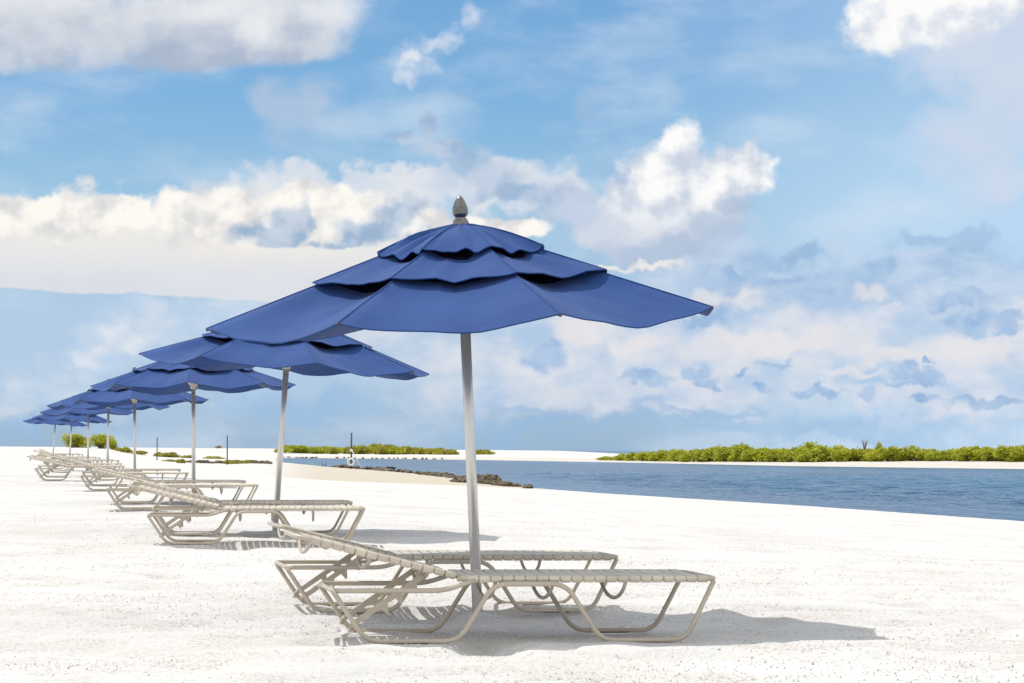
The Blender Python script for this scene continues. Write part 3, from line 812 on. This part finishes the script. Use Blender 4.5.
TOPX = [600, 612, 640, 660, 680, 700, 712, 722, 735, 750, 762, 772, 785, 800, 812, 826, 840, 862, 884, 900, 925, 948, 962, 985, 1005, 1030, 1100]
TOPY = [457, 455.5, 452, 451, 450, 450, 448, 445.5, 443.5, 445.5, 448, 448.5, 446, 445, 444, 447, 447, 447, 446.5, 446.5, 447, 449.5, 447, 445.5, 444.5, 445, 446]
G_MG = 'green bushes on the far right bank'
def bank_y(x_px):   # depth of the front row of bushes
    return float(np.interp(x_px, [600, 650, 700, 800, 1024, 1100], [380, 356, 337, 312, 291, 287]))
px = 604.0; i = 0
while px < 1120:
    for rown in range(2):
        q = px + random.uniform(-4, 4) + rown * 5
        Y = bank_y(q) + rown * 7 + random.uniform(-1.5, 1.5)
        x = px2x(q, Y); base = gz1(x, Y)
        yh = 450 + (q - 512) * ROLL
        top = 1.0 + (yh - np.interp(q, TOPX, TOPY)) * Y / FPX
        hgt = max(0.35, top - base + 0.25) * random.uniform(0.74, 1.14)
        wid = min(1.3, max(0.7, hgt / 1.9)) * random.uniform(0.95, 1.3)
        place(protos, q, Y, hgt / 2.15, wid, 'green mangrove bush in the dense thicket on the far right bank' if hgt > 1.2 else 'low green bush at the left tip of the far right bank', 'bush', G_MG, 0.05)
    px += 9.0 + random.uniform(-1.5, 1.5)
# taller sprigs above the thicket
for (q, hh, lab) in ((809, 3.0, 'slim bush rising above the thicket right of its middle hump'), (880, 2.75, 'round topped bush standing above the long right thicket')):
    place(protos, q, bank_y(q) + 3, hh / 2.15, 0.42, lab, 'bush', G_MG)
# bare grey shrub among the thicket
mb = MB(); rr = random.Random(5)
for k in range(26):
    a = rr.uniform(0, 6.28); l = rr.uniform(0.4, 0.9)
    mb.tube([(0, 0, 1.0), (math.cos(a) * .25 * l, math.sin(a) * .25 * l, 1.9), (math.cos(a) * .6 * l, math.sin(a) * .6 * l, 2.2 + l * .6)], [0.03, 0.022, 0.010], 5)
mb.tube([(0, 0, -0.2), (0, 0, 1.05)], 0.05, 6)
o = mb.build('bare_shrub', simple('bare_twig', (0.30, 0.27, 0.20), 0.9)); Y = bank_y(865) + 1; x = px2x(865, Y); o.location = (x, Y, gz1(x, Y))
tag(o, 'bare grey shrub poking above the green thicket on the far right bank', 'shrub')

# middle bank
low = [make_bush('low_bush', 3.2, 1.5, 9, 800, 0.16, M_leaf, 70 + k) for k in range(4)]
grs = [make_bush('grass_clump', 3.2, 1.0, 10, 800, 0.20, M_grass, 80 + k, 0.5) for k in range(3)]
G_MB = 'low green bushes on the far bank behind the lagoon'
TX = [285, 296, 312, 330, 345, 362, 380, 400, 412, 430, 450, 456]; TYm = [447, 442.5, 444.5, 445.5, 445, 442.5, 444, 444, 446, 447, 447.5, 449]
q = 288.0
while q < 455:
    for rown in range(2):
        Y = 470 + rown * 14 + random.uniform(-3, 3); qq = q + random.uniform(-3, 3)
        x = px2x(qq, Y); base = gz1(x, Y); yh = 450 + (qq - 512) * ROLL
        top = 1.0 + (yh - np.interp(qq, TX, TYm)) * Y / FPX
        hgt = max(0.4, top - base + 0.1) * random.uniform(0.8, 1.08)
        pool = low if (rown or qq < 400) and random.random() < 0.75 else grs
        place(pool, qq, Y, hgt / (1.4 if pool is low else 0.95), random.uniform(1.1, 1.6),
              'low green bush on the sandy bank behind the life ring post' if pool is low else 'yellow green grass clump on the sandy bank behind the life ring post',
              'bush' if pool is low else 'grass', G_MB if pool is low else 'grass clumps on the far bank behind the lagoon', 0.08)
    q += 8
place(grs, 476, 470, 1.1, 1.0, 'grass clump alone on the far bank, left half behind the nearest pole', 'grass', 'grass clumps on the far bank behind the lagoon')
place(grs, 486, 470, 1.2, 1.1, 'grass clump at the right end of the far bank, right of the nearest pole', 'grass', 'grass clumps on the far bank behind the lagoon')

# round bushes behind the row of poles
big = [make_bush('round_bush', 3.4, 2.6, 14, 2600, 0.12, M_leaf, 90 + k) for k in range(3)]
for j, (q, Y, hh, ww, lab) in enumerate(((75, 330, 2.35, 4.6, 'left and taller of the two round green bushes behind the umbrella poles'),
                              (102, 332, 2.2, 4.4, 'right of the two round green bushes behind the umbrella poles'),
                              (114, 334, 1.7, 1.3, 'small thin grey green bush at the right end of the round bushes'))):
    o = big[j]; x = px2x(q, Y); o.location = (x, Y, gz1(x, Y) - 0.1); o.scale = (ww / 3.4, ww / 3.4, hh / 2.4)
    tag(o, lab, 'bush', 'round bushes behind the umbrella poles')
G_GL = 'grass clumps on the sand left of the lagoon'
for (q, Y, hh, ww, pool, lab, cat) in (
    (121, 225, 0.40, 0.35, grs, 'yellow grass clump just right of the round bushes', 'grass'),
    (127, 226, 0.55, 0.4, grs, 'taller yellow grass clump between the round bushes and the fourth pole', 'grass'),
    (139, 226, 0.40, 0.55, grs, 'flat yellow green grass clump right of the fourth pole', 'grass'),
    (164, 225, 0.45, 0.5, grs, 'yellow grass clump beside the thin left post', 'grass'),
    (173, 226, 0.50, 0.45, grs, 'yellow green grass clump right of the thin left post', 'grass'),
    (189, 228, 0.30, 0.4, grs, 'small grass clump directly left of the third pole', 'grass'),
    (215, 228, 0.28, 0.6, grs, 'flat grass patch under the dry brown shrub', 'grass'),
    (181, 172, 0.34, 0.28, grs, 'yellow beach grass tuft on the sand ridge left of the third pole', 'grass'),
    (170, 190, 0.20, 0.4, grs, 'sparse yellow grass on the sand below the thin left post', 'grass')):
    if Y > 220: Y += 105; hh *= 1.5; ww *= 1.6
    place(pool, q, Y, hh / 0.95, ww, lab, cat, G_GL)
dry = make_bush('dry_shrub', 1.2, 1.0, 7, 420, 0.08, M_dry, 99, 0.3)
place([dry], 219.5, 500, 1.5, 1.5, 'dry brown rounded shrub on the sand right of the third pole', 'shrub', 'dry shrubs', 0.35)
place([dry], 161.5, 330, 1.0, 0.75, 'dry brown shrub beside the thin left post', 'shrub', 'dry shrubs')

# ------------------------------------------------------------------ rocks along the waterline
def make_rock(seed):
    r = random.Random(seed); bm = bmesh.new(); bmesh.ops.create_icosphere(bm, subdivisions=3, radius=0.5)
    ph = [Vector((r.uniform(-3, 3), r.uniform(-3, 3), r.uniform(-3, 3))) for _ in range(3)]
    from mathutils import noise as mn
    for v in bm.verts:
        n = v.co.normalized()
        k = 1 + 0.5 * mn.noise(n * 1.4 + ph[0]) + 0.28 * mn.noise(n * 3.4 + ph[1]) + 0.14 * mn.noise(n * 8 + ph[2])
        v.co = n * 0.5 * k
    me = bpy.data.meshes.new('rock'); bm.to_mesh(me); bm.free(); me.materials.append(M_rock)
    o = bpy.data.objects.new('rock', me); COL.objects.link(o); return o
rocks = [make_rock(k) for k in range(6)]; rused = set()
G_RK = 'dark rocks along the edge of the lagoon'
def put_rock(px_, Y, w, d, h, label, group=G_RK, dz=0.0):
    k = random.randrange(6)
    if k in rused: o = rocks[k].copy(); COL.objects.link(o)
    else: o = rocks[k]; rused.add(k)
    x = px2x(px_, Y); o.location = (x, Y, max(gz1(x, Y), SEA - 0.1) + h * 0.18 + dz)
    o.scale = (w, d, h); o.rotation_euler = (random.uniform(-.2, .2), random.uniform(-.2, .2), random.uniform(0, 6.28) if abs(w - d) < .4 else random.uniform(-.3, .3))
    tag(o, label, 'rock', group)
RK = []
for (a, b, Ya, Yb, n, w, h) in ((460, 474, 121, 119, 12, 0.6, 0.40), (472, 497, 122, 115, 28, 0.6, 0.55), (478, 517, 119, 108, 26, 0.5, 0.26), (424, 462, 158, 137, 13, 0.7, 0.28),
                                (397, 420, 178, 163, 5, 0.7, 0.26), (336, 372, 215, 194, 9, 0.8, 0.34), (378, 392, 188, 182, 5, 0.9, 0.36)):
    for k in range(n):
        t = (k + random.random()) / n
        RK.append((a + (b - a) * t, Ya + (Yb - Ya) * t + random.uniform(-1.5, 1.5), w * random.uniform(.6, 1.3), h * random.uniform(.6, 1.15)))
for (q, Y, w, h) in RK:
    lab = ('dark brown rock in the big heap behind the nearest pole' if q > 459 else
           'dark low rock in the broken line between the life ring post and the big heap' if q > 375 else
           'dark low rock at the foot of the life ring post')
    put_rock(q, Y, w, w * random.uniform(.7, 1.1), h, lab)
put_rock(529, 103.5, 0.62, 0.4, 0.24, 'small dark rock alone at the right end of the rock line')
# dark ragged tide line on the left sand
for k in range(34):
    t = (k + random.random() * .8) / 34
    q = 191 + (272 - 191) * t; yy = 457.5 + (462.8 - 457.5) * t; Y = 205 + 30 * t
    put_rock(q, Y, random.uniform(.5, 1.2), random.uniform(.4, .9), random.uniform(.18, .42), 'dark clump in the tide line on the sand left of the second pole', 'dark clumps of the tide line')
for k in range(9):
    q = 228 + k * 2.6
    place(grs, q, 212 + k * 1.6, random.uniform(.25, .4), 0.22, 'low green weed growing on the dark tide line left of the second pole', 'weed', 'weeds on the tide line')
# dark lumps along the far waterline
for (a, b, n) in ((284, 320, 11), (338, 366, 5), (372, 446, 15)):
    for k in range(n):
        q = a + (b - a) * (k + random.random() * .7) / n
        xa = np.interp(q, [283, 400, 480], [424, 409, 395])
        put_rock(q, xa, random.uniform(.3, .6), .35, random.uniform(.16, .34), 'tiny dark lump at the waterline of the far bank', 'dark lumps at the far waterline')

# ------------------------------------------------------------------ posts and life ring
def post(px_, Y, top_y, label, r=0.05):
    x = px2x(px_, Y); z0 = gz1(x, Y); yh = 450 + (px_ - 512) * ROLL
    H = 1.0 + (yh - top_y) * Y / FPX - z0
    mb = MB(); mb.tube([(0, 0, -0.4), (0, 0, H * .5), (0, 0, H)], [r, r * .97, r * .92], 10)
    mb.lathe([(r * .92, H), (r * .7, H + 0.015), (0, H + 0.02)], 10)
    o = mb.build('wooden_post', M_post); o.location = (x, Y, z0); o.rotation_euler = (0, random.uniform(-.02, .02), 0)
    tag(o, label, 'post'); return o, H
post(228.5, 206, 435.5, 'dark thin post standing in the tide line left of the second pole', 0.055)
post(158.3, 200, 437.5, 'dark thin post beside the dry shrub, leftmost of the posts', 0.045)
YP = 196.0
root = empty('life_ring_post', (px2x(352.3, YP), YP, gz1(px2x(352.3, YP), YP)))
z0 = root.location.z; HT = 1.0 + (448.8 - 433.0) * YP / FPX - z0
mb = MB(); mb.tube([(0, 0, -0.4), (0, 0, HT)], 0.07, 10); mb.lathe([(0.07, HT), (0, HT + 0.03)], 10); mb.build('post', M_post, root)
mb = MB(); mb.box((-0.02, -0.10, HT - 1.35), 0.16, 0.03, 0.22); mb.build('bracket', M_white, root)
mb = MB(); zb = 1.0 - (470 - 448.8) * YP / FPX - z0
mb.tube([(0.02, -0.11, HT - 1.30), (0.45, -0.25, (HT - 1.3) * .5), (0.85, -0.35, max(zb, 0.02))], 0.035, 8); mb.build('brace', M_white, root)
tag(root, 'tall dark post with a white slanting brace beside the rocks, carrying a life ring', 'post')
mb = MB(); ringz = 1.0 - (461.8 - 448.8) * YP / FPX - z0
pts = [(math.cos(2 * math.pi * k / 32) * 0.245, 0, math.sin(2 * math.pi * k / 32) * 0.245) for k in range(32)]
mb.tube(pts, 0.075, 12, closed=True)
o = mb.build('life_ring', M_white); o.location = root.location + Vector((0, -0.17, ringz))
tag(o, 'white life ring hanging on the tall dark post by the water', 'life ring')
# two small leaning stakes at the water's edge
for (q, lean) in ((324.2, -0.25), (326.2, 0.2)):
    Yq = 219.0; x = px2x(q, Yq); mb = MB(); mb.tube([(0, 0, -0.2), (0, 0, 0.42)], [0.045, 0.03], 8)
    o = mb.build('stake', M_post); o.location = (x, Yq, gz1(x, Yq)); o.rotation_euler = (0, lean, 0)
    tag(o, 'short dark stake leaning %s at the water edge left of the life ring' % ('left' if lean < 0 else 'right'), 'stake')

# ------------------------------------------------------------------ shell chips scattered on the near sand
n = 46000
cy = 9.7 + 24 * rng.random(n) ** 1.5; cxx = (rng.random(n) - .5) * 2 * (0.24 * cy + 0.3)
dens = vnoise(cxx, cy * 0.8, 0.9, 21) * 0.6 + vnoise(cxx, cy * 0.7, 3.1, 22) * 0.4
keep = dens > 0.40 + 0.22 * rng.random(n); cxx, cy = cxx[keep], cy[keep]
cz = ground_z(cxx, cy); n = len(cxx)
sz = 0.0028 + 0.0055 * rng.random(n) ** 2.5; ang = rng.random(n) * 6.28; up = 0.5 + rng.random(n)
vs = np.zeros((n, 4, 3))
for k in range(3):
    w = ang + k * 2.094; rr_ = sz * (0.7 + 0.7 * rng.random(n))
    vs[:, k, 0] = cxx + np.cos(w) * rr_; vs[:, k, 1] = cy + np.sin(w) * rr_; vs[:, k, 2] = cz - 0.001
vs[:, 3, 0] = cxx + (rng.random(n) - .5) * sz; vs[:, 3, 1] = cy + (rng.random(n) - .5) * sz; vs[:, 3, 2] = cz + sz * up
base_i = np.arange(n)[:, None] * 4
fs = np.stack([base_i + np.array([[0, 1, 3]]), base_i + np.array([[1, 2, 3]]), base_i + np.array([[2, 0, 3]])], 1).reshape(-1, 3).tolist()
vs = vs.reshape(-1, 3).tolist()
me = bpy.data.meshes.new('shell_fragments'); me.from_pydata(vs, [], fs); me.materials.append(M_shell); me.update()
o = bpy.data.objects.new('shell_fragments', me); COL.objects.link(o)
tag(o, 'fine broken shell fragments scattered over the white sand', 'shells', kind='stuff')

# unused prototypes are removed
for p in protos + low + grs:
    if id(p) not in used:
        for ch in list(p.children): bpy.data.objects.remove(ch)
        bpy.data.objects.remove(p)
for k, o in enumerate(rocks):
    if k not in rused: bpy.data.objects.remove(o)
